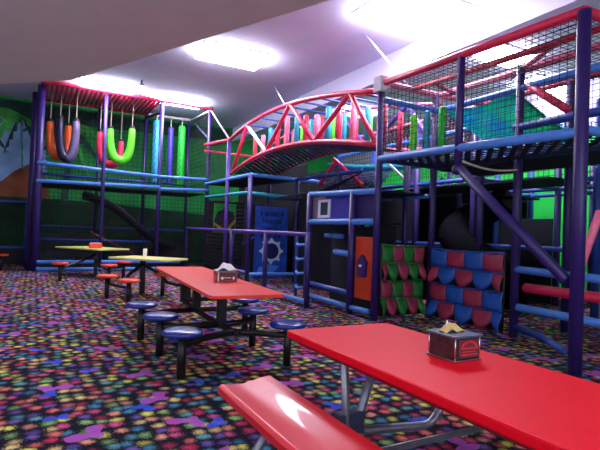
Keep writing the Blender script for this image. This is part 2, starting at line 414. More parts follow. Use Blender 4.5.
rail(tw, (5.55, 6.3, 3.9), (5.7, Y2, 3.9), 'red', .045, 'roof_rail')
rail(tw, (6.35, 5.0, 3.9), (5.68, 3.8, 3.92), 'pink', .04, 'roof_brace')
rail(tw, (5.67, 5.89, 3.9), (6.2, 6.05, 3.9), 'pink', .04, 'roof_brace')
rail(tw, (LE, Y2, 3.80), (7.3, Y2, 3.82), 'red', .055, 'roof_rail')
rail(tw, (RE, Y0, 3.9), (7.3, Y0, 3.93), 'pink', .055, 'roof_rail')
rail(tw, (7.3, Y0, 3.93), (7.3, 4.0, 3.93), 'red', .045, 'roof_rail')
rail(tw, (6.1, 4.52, 3.62), (6.1, 3.92, 3.14), 'red', .055, 'roof_brace')
MB().box((7.2, 4.75, 2.85), (7.3, 6.25, 3.02)).build('bumper_pad', 'blue', tw, bevel=.03)
rail(tw, (LE, Y0, 3.62), (RE, Y0, 3.62)); rail(tw, (RE, Y0, 3.6), (RE, Y2, 3.6), 'blue')
rail(tw, (LE, Y0, 2.65), (LE, Y2, 2.54), 'blue', .056, 'deck_rail')
rail(tw, (LE, Y0, 2.64), (RE, Y0, 2.64), 'blue', .05, 'deck_rail')
rail(tw, (RE, Y0, 2.62), (RE, Y2, 2.6), 'dblue', .05, 'deck_rail')
rail(tw, (RE, Y1+.08, 3.04), (RE, Y2, 3.04), 'dblue', .06); rail(tw, (LE, Y2, 2.57), (RE, Y2, 2.6), 'blue', .05, 'deck_rail')
rail(tw, (RE, Y1, 2.62), (7.3, Y1, 2.62), 'dblue'); rail(tw, (RE, Y0, 2.64), (7.3, Y0, 2.64), 'dblue')
rail(tw, (LE, Y1, 2.34), (LE+.0, Y2+.12, 1.0), 'purple', .062, 'diagonal_brace')
MB().lathe((LE, Y1, 2.24), [(.001, 0), (.07, .01), (.085, .06), (.07, .12), (.001, .13)], 12).build('knuckle', 'dpurple', tw)
net('roof_net', (LE, Y0, 3.85), (7.3, Y0, 3.88), (7.3, Y2, 3.84), (LE, Y2, 3.78), .10, .0045, 'net', tw, sag=.05)
net('side_net', (LE-.0, Y0, 2.7), (LE, Y2, 2.62), (LE, Y2, 3.77), (LE, Y0, 3.84), .085, .004, 'net', tw)
net('side_net', (RE, Y0, 2.66), (RE, Y2, 2.66), (RE, Y2, 3.56), (RE, Y0, 3.56), .085, .0045, 'net', tw)
net('side_net', (LE, Y0, 2.7), (RE, Y0, 2.7), (RE, Y0, 3.85), (LE, Y0, 3.85), .085, .0045, 'net', tw)
net('deck', (LE, Y0, 2.60), (RE, Y0, 2.60), (RE, Y2, 2.56), (LE, Y2, 2.56), 0.19, .027, 'navyweb', tw, sag=.06, diag=True, flat=.074)
MB().box((RE+.06, Y2, 2.56), (7.24, Y0-.06, 2.60)).build('deck', 'deck', tw)
tb('rope', [(LE+.05+i*.115, Y1-.02, 2.42-.06*math.sin(PI*i/10)) for i in range(11)], .016, 'rope', tw, 6)
# lower right pads
rail(tw, (RE, Y1, .98), (RE, Y2, .95), 'blue', .055); lab(rail(tw, (RE+.1, Y1-.1, .72), (RE+.1, Y2, .72), 'red', .07), 'red padded rail'); rail(tw, (RE-.05, Y1-.1, .45), (RE-.05, Y2, .42), 'blue', .055)
rail(tw, (5.5, 3.13, 1.75), (5.4, 3.32, .98), 'pink', .045, 'diagonal_brace')
tb('rail', [(RE, Y1, .16), (5.85, 4.0, .14), (5.5, 3.5, .12)], .045, 'dblue', tw)

MB().grid(lambda u, v: (6.2+1.05*u, 4.75+1.45*v, 3.56-.38*u+.03*math.sin(9*v)), 6, 10).build('canopy_pad', 'tealgreen', tw, solid=.02)
# foam columns inside the tower's upper floor
def pillar(x, y, z, h, m, label, group=None, r=.05):
    mb = MB(); mb.tube([(x, y, z), (x, y, z+h)], r, 12)
    for i in range(1, int(h/.14)): mb.lathe((x, y, z+i*.14), [(r+.001, -.006), (r+.005, 0), (r+.001, .006)], 12)
    return tag(mb.build('foam_pillar', m), label, 'foam pillar', group)
for i, (y_, m_, c_) in enumerate(((6.05, 'lgreen', 'lime'), (5.75, 'teal', 'teal'), (5.42, 'green', 'green'))):
    pillar(5.35, y_, 2.64, .72, m_, f'upright {c_} foam pillar on the right tower deck, ' + ['nearest the grey-capped post', 'between the two green ones', 'nearest the middle of the tower'][i], r=.06)

# ------------------------------------------------ climbing pocket panels
def pockets(label, org, ux, cols, rows, wd, hd, cm, cat='climbing panel'):
    org = V(org); ux = V(ux); nrm = V((0, -1, 0)) if abs(ux.x) > .5 else V((-1, 0, 0))
    t = thing('pocket_climbing_panel', label, cat, tuple(org))
    cw = wd/cols; rh = hd/rows
    for r_ in range(rows):
        zt = org.z+hd-rh*r_
        if r_ % 2 == 0:      # flat-hung pockets
            for c_ in range(cols):
                def fn(u, v): return tuple(org+ux*((c_+u)*cw)+nrm*(.02+.05*v*math.sin(PI*u)+.025*math.sin(PI*v))+V((0, 0, zt-v*rh*.98-.03*math.sin(PI*u)*(1-v)-org.z)))
                MB().grid(fn, 8, 6).build('pocket', cm[(c_+r_//2) % 2], t, solid=.008)
        else:                # pockets sagging open, offset by half a width
            MB().grid(lambda u, v: tuple(org+ux*(wd*u)+nrm*.004+V((0, 0, zt-v*rh-org.z))), 4, 2).build('backing', 'deck', t, solid=.006)
            for c_ in range(cols+1):
                a0 = max(0, (c_-.5)*cw); a1 = min(wd, (c_+.5)*cw); side = 1 if c_ == 0 else (-1 if c_ == cols else 0)
                def fn(u, v):
                    w_ = math.sin(PI*u) if side == 0 else (math.cos(PI/2*u) if side > 0 else math.sin(PI/2*u))
                    return tuple(org+ux*(a0+(a1-a0)*u)+nrm*(.02+.09*math.sin(PI*.7*v)**1.5*(.25+.75*w_))+V((0, 0, zt-v*rh*(.62+.34*w_)-.025*w_-org.z)))
                MB().grid(fn, 8, 6).build('pocket', cm[(c_+r_//2+1) % 2], t, solid=.008)
        tb('strap', [tuple(org+ux*(wd*i/6)+nrm*.02+V((0, 0, zt-org.z+.0-.02*math.sin(PI*i/6)))) for i in range(7)], .014, cm[0], t, 6)
    for e in (0, 1): tb('edge_rope', [tuple(org+ux*wd*e+nrm*.01+V((0, 0, -.0))), tuple(org+ux*wd*e+nrm*.01+V((0, 0, hd)))], .016, 'black', t, 6)
    return t
pockets('hanging panel of green and maroon cloth climbing pockets', (4.99, 6.33, .08), (1, 0, 0), 4, 4, .90, 1.17, ('pocketg', 'pocketr'))
pockets('hanging panel of blue and maroon cloth climbing pockets', (6.02, 6.22, .06), (0, -1, 0), 4, 4, 1.46, 1.15, ('pocketb', 'pocketr'))

# ================================================================== CORE OF THE PLAY STRUCTURE (behind)
co = thing('play_core', 'dark multi-level climbing frame behind the right tower, in front of the green wall', 'play structure', (9, 9, 0))
XS = (7.4, 8.7, 10.0, 11.3); YS = (5.0, 6.6, 8.2, 9.8, 11.4)
for x in XS:
    for y in YS:
        if x == 7.4 and y < 6.5: continue
        post(co, x, y, 3.95 if x < 10 else 3.3, random.choice(('dpurple', 'dpurple', 'dblue')), .07)
for z in (1.25, 2.55):
    for x in XS:
        rail(co, (x, 5.0 if x > 8 else 6.6, z), (x, 11.4, z), 'dblue', .045)
    for y in YS:
        rail(co, (XS[0] if y > 6.5 else 8.7, y, z), (XS[-1], y, z), 'dblue', .045)
for x in XS[:3]:
    rail(co, (x, 6.6, 3.55), (x, 11.4, 3.55), 'teal' if x == 8.7 else 'blue', .045)
    rail(co, (x, 6.6, 3.95), (x, 11.4, 3.95), 'pink', .04)
for y in YS[1:]:
    rail(co, (XS[0], y, 3.95), (XS[2], y, 3.95), 'pink', .04)
for a, b in ((7.4, 8.7), (8.7, 10.0), (10.0, 11.3)):
    MB().box((a+.07, 5.1 if a < 8 else 7.9, 2.44), (b-.07, 11.3, 2.48)).build('deck', 'deck', co)
    MB().box((a+.07, 6.7, 1.16), (b-.07, 11.3, 1.20)).build('deck', 'deck', co)
net('side_net', (7.4, 6.6, 2.6), (7.4, 11.4, 2.6), (7.4, 11.4, 3.9), (7.4, 6.6, 3.9), .11, .006, 'net', co)
net('side_net', (10.0, 5.0, 2.6), (10.0, 11.4, 2.6), (10.0, 11.4, 3.9), (10.0, 5.0, 3.9), .13, .008, 'net', co)
net('roof_net', (7.4, 6.6, 3.93), (10.0, 6.6, 3.93), (10.0, 11.4, 3.93), (7.4, 11.4, 3.93), .12, .008, 'net', co)
# dark vinyl panels added to make the inside of the frame black
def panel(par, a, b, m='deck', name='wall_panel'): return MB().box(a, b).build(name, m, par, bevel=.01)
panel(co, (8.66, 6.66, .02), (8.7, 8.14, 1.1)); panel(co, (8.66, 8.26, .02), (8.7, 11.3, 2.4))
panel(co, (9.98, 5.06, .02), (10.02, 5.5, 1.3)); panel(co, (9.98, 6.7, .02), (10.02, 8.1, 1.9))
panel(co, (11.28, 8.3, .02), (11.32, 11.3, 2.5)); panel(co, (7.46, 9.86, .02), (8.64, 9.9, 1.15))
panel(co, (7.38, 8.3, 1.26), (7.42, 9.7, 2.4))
# teal upper screen and ramps
net('teal_screen', (8.7, 5.2, 2.9), (8.7, 6.5, 2.9), (8.7, 6.5, 3.75), (8.7, 5.2, 3.85), .05, .014, 'teal', co)
MB().grid(lambda u, v: (7.6+.9*u, 4.9+1.5*v, 2.75+.55*v+.05*math.sin(6*v)), 6, 8).build('ramp_pad', 'teal', co, solid=.05)
# tube slide curling down through the frame
sl = thing('tube_slide', 'big dark tube slide curling down behind the right tower', 'slide', (8.0, 6.2, 0))
pts = [(7.95+.62*math.cos(a), 6.75+.62*math.sin(a), 2.25-.33*a) for a in [i*.32 for i in range(20)]]
tb('tube', pts, .30, 'slide', sl, 16, roundcap=False)
mbq = MB()
for q in pts[::4]: mbq.lathe(q, [(.32, -.03), (.34, 0), (.32, .03)], 16)
mbq.build('seam_ring', 'slide', sl)

# ================================================================== HOUSE BOX BAY between tower and arch
hb = thing('playhouse_bay', 'blue playhouse box with a small white window between purple posts', 'playhouse', (5.2, 7.5, 0))
for y, h in ((8.58, 2.2), (7.05, 2.15)): post(hb, LE, y, h, r=.062)
post(hb, RE, 8.58, 2.2, 'dpurple'); post(hb, RE, 7.05, 3.0, 'dpurple')
rail(hb, (LE, 8.58, 2.18), (LE, 6.45, 2.12), 'blue', .05); rail(hb, (LE, 8.58, 1.62), (LE, 6.45, 1.62), 'blue', .055)
rail(hb, (LE, 8.58, 2.18), (RE, 8.58, 2.18), 'blue', .045); rail(hb, (RE, 8.58, 2.18), (RE, 6.45, 2.12), 'blue', .045)
rail(hb, (LE, 8.58, 1.62), (RE, 8.58, 1.62), 'dblue', .045)
MB().box((4.95, 7.1, 1.66), (4.99, 8.05, 2.12)).build('wall_panel', 'housep', hb)
lab(MB().box((4.95, 8.05, 1.66), (4.99, 8.53, 2.12)).build('wall_panel', 'houseg', hb), 'grey panel round the window')
lab(MB().box((4.95, 6.48, 1.66), (4.99, 7.0, 2.08)).build('wall_panel', 'dpurple', hb), 'dark purple panel')
MB().box((5.0, 7.1, 1.6), (6.05, 8.5, 1.64)).build('deck', 'deck', hb)
MB().box((5.0, 6.5, 2.13), (6.05, 8.5, 2.16)).build('roof', 'deck', hb)
wf = MB()
y0, y1, z0, z1 = 7.86, 8.28, 1.70, 2.05
wf.box((4.92, y0, z0), (4.95, y1, z0+.05)).box((4.92, y0, z1-.05), (4.95, y1, z1)).box((4.92, y0, z0+.05), (4.95, y0+.06, z1-.05)).box((4.92, y1-.07, z0+.05), (4.95, y1, z1-.05))
wfo = wf.build('pane_frame', 'whitef', hb)
MB().box((4.935, y0+.07, z0+.05), (4.948, y1-.07, z1-.05)).build('pane', 'glassd', wfo)
op = lab(MB().box((4.93, 6.46, .30), (4.97, 6.97, 1.36)).build('door_panel', 'orangep', hb, bevel=.01), 'orange-red panel')
lab(MB().prism([(6.62, .68), (6.82, .68), (6.84, .95), (6.72, 1.06), (6.60, .95)], lambda u, v, w_: (4.93-w_, u, v), .06).build('knob_plate', 'purple', op), 'purple five-sided plate with a small pale knob')
MB().lathe((4.86, 6.72, .84), [(.001, 0), (.03, .01), (.03, .04), (.001, .05)], 10).build('knob', 'whitef', op)
rail(hb, (LE+.15, 7.8, 1.05), (LE+.15, 7.12, 1.03), 'blue', .06, 'pad'); rail(hb, (LE, 8.5, .38), (LE, 7.1, .36), 'dblue', .05, 'floor_rail')
rail(hb, (LE, 8.5, .14), (LE, 7.1, .12), 'blue', .05, 'floor_rail'); rail(hb, (LE, 7.0, .12), (LE, 6.5, .12), 'blue', .05, 'floor_rail')
rail(hb, (LE+.3, 8.4, 1.35), (LE+.3, 7.8, 1.35), 'blue', .05, 'pad')
MB().box((5.4, 6.5, .02), (5.44, 8.5, 1.55)).build('back_panel', 'deck', hb)
ld = thing('rung_ladder', 'light blue hooped ladder beside the playhouse posts', 'ladder', (4.9, 9.1, 0))
for y in (8.85, 9.25): tb('side_pole', [(LE+.1, y, .02), (LE+.1, y, 1.35)], .035, 'dblue', ld)
for i in range(4): tb('rung', [(LE+.1, 8.85, .25+i*.3), (LE+.02, 9.05, .22+i*.3), (LE+.1, 9.25, .25+i*.3)], .03, 'blue', ld)

# ================================================================== ARCH BRIDGE
ab = thing('arch_bridge', 'red truss arch bridge with zigzag struts crossing the middle of the room', 'bridge', (5.5, 9.8, 2.7))
def curve(pts, y):
    ys = [p[0] for p in pts]; acc = 0
    for i, (yi, zi) in enumerate(pts):
        t = zi
        for k_, yk in enumerate(ys):
            if k_ != i: t *= (y-yk)/(yi-yk)
        acc += t
    return acc
def low(y): return curve([(13.2, 3.02), (10.84, 3.33), (8.6, 3.25), (6.35, 2.87)], y)
def upz(y): return curve([(13.5, 4.0), (10.9, 4.29), (9.0, 4.20), (6.35, 3.76)], y)
for X, c1, c2 in ((4.9, 'red', 'red'), (6.25, 'pink', 'lpurple')):
    tb('lower_chord', [(X, 13.2-i*.425, low(13.2-i*.425)) for i in range(17)], .052 if X < 5 else .04, c1, ab)
    tb('upper_chord', [(X, 13.5-i*.447, upz(13.5-i*.447)) for i in range(17)], .052 if X < 5 else .035, c1, ab)
    L_ = [13.15, 10.84, 8.51, 6.42]; U_ = [12.14, 9.64, 7.27]
    for i in range(3):
        rail(ab, (X, L_[i], low(L_[i])), (X, U_[i], upz(U_[i])), c2, .048, 'strut')
        o = rail(ab, (X, U_[i], upz(U_[i])), (X, L_[i+1], low(L_[i+1])), 'whitef' if (i == 0 and X < 5) else c2, .048, 'strut')
        if i == 0 and X < 5: lab(o, 'white strut')
for i in range(9):
    y = 12.8-i*.72; rail(ab, (4.9, y, upz(y)), (6.25, y, upz(y)), 'dblue', .022, 'cross_tie')
for i in range(8):
    ya, yb_ = 13.1-i*.83, 13.1-(i+1)*.83
    net('deck', (4.95, ya, low(ya)-.04), (6.2, ya, low(ya)-.04), (6.2, yb_, low(yb_)-.04), (4.95, yb_, low(yb_)-.04), 0.21, .028, 'navyweb', ab, diag=True, flat=.08)
ORD = 'first second third fourth fifth sixth seventh eighth ninth tenth eleventh twelfth last'.split()
cols = ['red', 'teal', 'violet', 'pink', 'green', 'red', 'teal', 'lpurple', 'lgreen', 'cyan']
names = dict(red='red', teal='teal', violet='violet', pink='pink', green='green', lpurple='pale purple', lgreen='lime', cyan='cyan')
k = 0
for i in range(13):
    y = 12.55-i*.475
    for x in (5.35, 5.9):
        yy = y+(.2 if x > 5.5 else 0)+random.uniform(-.05, .05)
        c = cols[(i*3+(5 if x > 5.5 else 0)+i//3) % 10]
        h = (upz(yy)-low(yy))*random.uniform(.72, .92)
        pillar(x, yy, low(yy)+.0, h, c, f'{names[c]} foam pillar standing among many inside the red arch bridge, in the {"front" if x < 5.5 else "rear"} row, {ORD[i]} from its left end', 'foam pillars on the arch bridge', .062 if x < 5.5 else .055)

# ---- frame under the arch
ua = thing('under_bridge_frame', 'purple and blue climbing frame with nets under the red arch bridge', 'play structure', (6, 11, 0))
post(ua, LE, 11.75, 2.85); post(ua, LE, 13.48, 4.05, 'lpurple'); post(ua, 6.3, 11.75, 2.9, 'dpurple'); post(ua, 7.2, 11.75, 2.9, 'dpurple')
post(ua, 6.25, 9.6, 3.0, 'dpurple'); post(ua, 6.25, 13.48, 4.0, 'dpurple'); post(ua, 6.3, 15.4, 3.2, 'dpurple'); post(ua, 7.2, 9.3, 3.2, 'dpurple')
rail(ua, (LE, 15.55, 2.88), (LE, 11.75, 2.86)); rail(ua, (LE, 11.75, 2.86), (7.2, 11.75, 2.83)); rail(ua, (LE, 15.55, 2.45), (LE, 11.75, 2.4), 'teal', .04)
rail(ua, (LE, 11.75, 2.38), (7.2, 11.75, 2.3), 'teal', .05); rail(ua, (6.25, 13.4, 2.86), (6.25, 8.7, 2.8), 'dblue')
rail(ua, (LE, 13.5, 4.03), (LE, 15.8, 4.2), 'red', .05); rail(ua, (LE, 15.8, 4.0), (6.3, 13.4, 3.6), 'red', .04)
rail(ua, (LE, 11.75, .25), (7.2, 11.75, .25), 'blue', .05); rail(ua, (LE, 13.48, .3), (LE, 11.75, .28), 'dblue', .05)
net('side_net', (LE, 15.5, .3), (LE, 11.8, .3), (LE, 11.8, 2.4), (LE, 15.5, 2.4), .11, .006, 'net', ua)
net('side_net', (6.3, 11.75, .3), (7.2, 11.75, .3), (7.2, 11.75, 2.8), (6.3, 11.75, 2.8), .1, .007, 'net', ua)
net('side_net', (LE, 15.5, 2.9), (LE, 13.5, 2.9), (LE, 13.5, 4.0), (LE, 15.5, 4.1), .11, .006, 'net', ua)
net('slanted_net', (6.0, 10.6, 2.3), (6.4, 8.5, 2.25), (7.1, 8.5, 3.1), (7.1, 10.6, 3.1), .14, .03, 'navyweb', ua, flat=.08)
net('slanted_net', (5.1, 10.9, 2.2), (6.2, 10.9, 2.2), (6.2, 8.7, 2.75), (5.1, 8.7, 2.25), .15, .028, 'navyweb', ua, sag=.12, flat=.09)
rail(ua, (6.3, 9.95, 3.2), (6.3, 8.75, 2.5), 'red', .05, 'cross_brace'); rail(ua, (6.3, 10.6, 2.6), (6.3, 9.9, 3.1), 'red', .05, 'cross_brace')
lab(rail(ua, (6.35, 8.5, 3.3), (6.35, 7.3, 2.45), 'whitef', .03, 'cross_brace'), 'white brace')
tb('rail', [(6.4, 10.3, 3.1), (6.5, 9.3, 2.95), (6.55, 8.3, 2.85), (6.55, 7.2, 2.8)], .07, 'teal', ua)
rail(ua, (6.5, 7.9, 3.1), (6.5, 6.7, 3.1), 'pink', .035)
MB().box((6.3, 8.8, 2.2), (7.2, 11.6, 2.24)).build('deck', 'deck', ua)
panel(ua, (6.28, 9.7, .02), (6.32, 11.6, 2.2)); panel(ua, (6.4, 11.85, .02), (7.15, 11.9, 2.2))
panel(ua, (5.0, 15.55, .02), (7.0, 15.6, 2.35)); panel(ua, (7.25, 13.0, .02), (7.3, 18.6, 3.5)); panel(ua, (5.0, 15.5, 2.84), (6.2, 11.85, 2.86), name='deck'); panel(ua, (7.25, 9.95, .02), (7.3, 12.9, 3.2)); panel(ua, (6.28, 13.55, .02), (6.32, 15.3, 1.6))  # dark wall panels added to darken the view behind this frame
lab(rail(ua, (LE, 12.95, .05), (LE, 12.95, 1.3), 'blue', .045, 'upright'), 'light blue upright')
rail(ua, (LE+.1, 12.4, 1.0), (LE+.5, 12.0, 1.35), 'dblue', .035, 'cross_brace')

# blue sign with gear
sg = thing('play_sign', 'tall blue sign with a white gear shape, hung behind the purple post under the arch', 'sign', (5.65, 11.9, .1))
MB().box((5.15, 11.9, .12), (6.12, 11.94, 2.06)).build('board', 'signb', sg)
tx = MB(); rnd = random.Random(3)
for row, z in enumerate((1.86, 1.66, 1.46, 1.27)):
    x = 5.30+(.06 if row == 1 else 0); end = 6.0-(.06 if row == 1 else 0)
    while x < end-.05:
        w_ = rnd.uniform(.035, .06)
        kind = rnd.choice('ILTHU')
        if kind in 'ILTHU': tx.box((x, 11.885, z-.06), (x+.016, 11.9, z+.06))
        if kind == 'L': tx.box((x, 11.885, z-.06), (x+w_, 11.9, z-.044))
        if kind == 'T': tx.box((x-.01, 11.885, z+.044), (x+w_, 11.9, z+.06))
        if kind == 'H': tx.box((x, 11.885, z-.008), (x+w_, 11.9, z+.008)); tx.box((x+w_-.016, 11.885, z-.06), (x+w_, 11.9, z+.06))
        if kind == 'U': tx.box((x, 11.885, z-.06), (x+w_, 11.9, z-.044)); tx.box((x+w_-.016, 11.885, z-.06), (x+w_, 11.9, z+.06))
        x += w_+.025
        if rnd.random() < .2: x += .05
tx.build('lettering', 'signd', sg)
gear = []; n = 32
for i in range(n):
    a = 2*PI*i/n; r_ = .37 if i % 4 == 0 else (.29 if i % 4 in (1, 3) else .27)
    gear.append((5.64+r_*math.cos(a), .86+r_*math.sin(a)))
MB().prism(gear, lambda u, v, w_: (u, 11.9-w_, v), .012).build('gear', 'signw', sg)
MB().prism([(5.64+.215*math.cos(2*PI*i/24), .86+.215*math.sin(2*PI*i/24)) for i in range(24)], lambda u, v, w_: (u, 11.888-w_, v), .012).build('gear_centre', 'signd', sg)
MB().prism([(5.2, .2), (5.6, .2), (5.9, .45), (5.55, .5), (5.3, .42)], lambda u, v, w_: (u, 11.9-w_, v), .01).build('pale_shape', 'blue', sg)

bs = thing('picture_board', 'small green board with a dark figure and a yellow chevron, behind the frame', 'picture board', (5.2, 15.2, 1.35))
MB().box((4.86+.25, 15.2, 1.3), (5.86, 15.24, 2.25)).build('board', 'green2', bs)
MB().prism([(5.13, 1.32), (5.84, 1.32), (5.84, 1.72), (5.76, 1.98), (5.6, 2.03), (5.53, 2.06), (5.5, 2.2), (5.46, 2.2), (5.42, 2.06), (5.24, 2.0), (5.13, 1.75)], lambda u, v, w_: (u, 15.2-w_, v), .012).build('dark_shape', 'navy', bs)
MB().prism([(5.12, 1.62), (5.45, 1.42), (5.55, 1.42), (5.84, 1.78), (5.84, 1.62), (5.55, 1.33), (5.45, 1.33), (5.12, 1.52)], lambda u, v, w_: (u, 15.188-w_, v), .012).build('chevron', 'yellowp', bs)

# guard rail in front
gr = thing('guard_rail', 'long waist-high purple guard rail on posts in front of the play frame', 'railing', (4.5, 10, 0))
rail(gr, (4.5, 16.2, 1.40), (4.5, 7.85, 1.36), 'lpurple', .042)
for y in (11.9, 9.78, 7.88): post(gr, 4.5, y, 1.42 if y > 11 else 1.36, 'purple', .06 if y > 11 else .05)
post(gr, 4.5, 16.15, 1.40, 'purple', .04)

rail(gr, (4.5, 11.8, .1), (4.5, 7.95, .1), 'blue', .05, 'floor_rail')

# ================================================================== LEFT FRAME
lf = thing('climbing_structure', 'left-hand climbing frame with a red slatted roof and swings', 'play structure', (2.5, 16.8, 0))
post(lf, 0.03, 15.9, 5.38, r=.105); post(lf, -.12, 16.15, 5.2, 'dpurple', .09)
post(lf, 1.76, 15.75, 5.75, r=.055); post(lf, 3.45, 15.85, 5.42, r=.065); post(lf, 5.05, 15.85, 5.43, r=.062)
for x in (0.05, 1.8, 3.35, 4.9): post(lf, x, 17.9, 5.38, 'dpurple', .055)
rail(lf, (0, 15.8, 3.12), (3.45, 15.8, 3.02), 'blue', .055); rail(lf, (3.45, 15.8, 3.02), (5.05, 15.8, 3.05), 'blue', .05)
rail(lf, (0, 15.8, 2.6), (3.45, 15.8, 2.68), 'blue', .055, 'deck_rail'); rail(lf, (3.45, 15.8, 2.62), (5.05, 15.8, 2.7), 'blue', .05, 'deck_rail')
rail(lf, (0.1, 15.8, .27), (4.2, 15.8, .30), 'blue', .055, 'floor_rail'); rail(lf, (0.1, 15.75, .07), (4.2, 15.75, .08), 'blue', .055, 'floor_rail')
rail(lf, (0, 17.9, 3.0), (4.9, 17.9, 3.0), 'dblue', .045); rail(lf, (0, 17.9, 1.3), (4.9, 17.9, 1.3), 'dblue', .045)
rail(lf, (0, 17.9, 2.6), (4.9, 17.9, 2.6), 'dblue', .045, 'deck_rail'); rail(lf, (0, 15.9, 2.6), (0, 17.9, 2.6), 'dblue', .045, 'deck_rail')
rail(lf, (0, 16.6, .9), (3.4, 16.6, .9), 'dblue', .04)
rail(lf, (0.0, 15.6, 5.42), (5.08, 15.72, 5.42), 'red', .055, 'roof_rail'); rail(lf, (0.05, 17.9, 5.42), (3.35, 17.9, 5.42), 'red', .05, 'roof_rail')
rail(lf, (0.05, 15.6, 5.42), (0.05, 17.9, 5.42), 'red', .05, 'roof_rail'); rail(lf, (3.35, 15.7, 5.42), (3.35, 17.9, 5.42), 'red', .05, 'roof_rail')
rail(lf, (3.35, 17.85, 5.42), (4.95, 17.85, 5.42), 'whitef', .05, 'roof_rail'); rail(lf, (4.95, 17.85, 5.42), (5.08, 15.8, 5.42), 'whitef', .035, 'roof_rail')
rail(lf, (5.06, 17.8, 5.35), (5.06, 15.85, 4.4), 'netl', .03, 'cross_brace'); rail(lf, (3.35, 17.9, 5.3), (3.45, 15.9, 5.1), 'dpurple', .04, 'cross_brace')
lab(rail(lf, (5.05, 15.8, 5.4), (4.92, 13.56, 4.08), 'whitef', .028, 'stay_bar'), 'pale slanting stay bar')
for i in range(24):
    x = .16+i*.134
    rail(lf, (x, 15.62, 5.44), (x+.0, 17.88, 5.44), 'red', .044, 'roof_slat')
net('side_net', (0.1, 15.9, .35), (3.4, 15.9, .35), (3.4, 15.9, 2.55), (0.1, 15.9, 2.55), .12, .006, 'net', lf)
net('side_net', (3.5, 15.9, .35), (5.0, 15.9, .35), (5.0, 15.9, 2.55), (3.5, 15.9, 2.55), .12, .006, 'net', lf)
net('side_net', (0.1, 17.95, 2.7), (4.85, 17.95, 2.7), (4.85, 17.95, 5.3), (0.1, 17.95, 5.3), .16, .007, 'net', lf)
net('side_net', (0.1, 15.85, 2.65), (5.0, 15.85, 2.75), (5.0, 15.85, 3.0), (0.1, 15.85, 3.05), .1, .005, 'net', lf)
net('side_net', (5.0, 15.95, 2.8), (5.0, 17.8, 2.8), (5.0, 17.8, 5.3), (5.0, 15.95, 5.3), .16, .007, 'net', lf)
MB().box((.12, 15.95, 2.54), (4.95, 17.85, 2.58)).build('deck', 'deck', lf)
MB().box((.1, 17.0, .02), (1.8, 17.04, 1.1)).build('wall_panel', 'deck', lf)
MB().box((2.3, 17.2, .02), (4.9, 17.24, .7)).build('wall_panel', 'deck', lf)  # both low dark panels are added to darken the lower level
ls = thing('slide_chute', 'dark chute sloping down inside the lower level of the left frame', 'slide', (2.8, 16.7, 0))
MB().grid(lambda u, v: (1.3+2.9*u, 16.35+.7*v, 2.2-1.55*u+.15*math.sin(u*6)+.18*(2*v-1)**2), 14, 6).build('chute_bed', 'deck', ls, solid=.05)
tb('lip', [(1.3+2.9*u, 16.35, 2.4-1.55*u+.15*math.sin(u*6)) for u in [i/10 for i in range(11)]], .04, 'navy', ls)
tb('lip', [(1.3+2.9*u, 17.05, 2.4-1.55*u+.15*math.sin(u*6)) for u in [i/10 for i in range(11)]], .04, 'navy', ls)
tag(MB().tube([(1.45, 15.55, 1.2), (2.0, 15.5, .9), (2.7, 15.45, .55)], .014, 6).build('slanted_bar', 'reddark'), 'thin dark red bar slanting behind the yellow tables', 'bar')

# hanging U shaped swings
def uswing(x0, x1, y, zt0, zt1, zb, r, m, label, rp=5.44, yd=0.0, m2=None):
    t = thing('loop_swing', label, 'swing', ((x0+x1)/2, y, zb), None)
    n = 20; P = []
    xm = (x0+x1)/2
    for i in range(n+1):
        u = i/n; a = PI*u
        x = xm-(x1-x0)/2*math.cos(a); s = math.sin(a)**.72; x = xm-(x1-x0)/2*math.copysign(abs(math.cos(a))**.8, math.cos(a))
        z = (zt0*(1-u)+zt1*u)*(1-s)+zb*s
        P.append((x, y+yd*(u-.5), z))
    rad = [r*(.80+.3*math.sin(PI*i/n)) for i in range(n+1)]
    if m2:
        tb('foam_loop', P[:n//2+2], rad[:n//2+2], m, t, 14); lab(tb('foam_loop', P[n//2:], [q*.99 for q in rad[n//2:]], m2, t, 14), 'grey-purple half')
    else: tb('foam_loop', P, rad, m, t, 14)
    for i, (x, z) in enumerate(((x0, zt0), (x1, zt1))):
        yy = y+yd*(i-.5)
        tb('rope', [(x, yy, z-.02), (x+.01, yy, rp)], .014, 'rope', t, 6)
        tb('cuff', [(x, yy, z-.06), (x, yy, z+.07)], r*.7, 'black', t, 10)
    return t
uswing(.30, .82, 17.0, 4.52, 4.5, 3.5, .125, 'orange', 'orange foam loop swing hanging behind the navy one', yd=.25)
uswing(.56, 1.0, 16.55, 4.62, 4.55, 3.42, .135, 'navy', 'navy and grey-purple foam loop swing hanging crossed in front of the orange one', yd=-.2, m2='greyp')
uswing(1.74, 2.42, 17.0, 4.40, 4.2, 3.4, .115, 'red', 'red foam loop swing hanging behind the lime one', yd=.25)
uswing(2.03, 2.66, 16.6, 4.5, 4.55, 3.52, .125, 'lgreen', 'lime green foam loop swing hanging right of the tall thin post', yd=-.2)
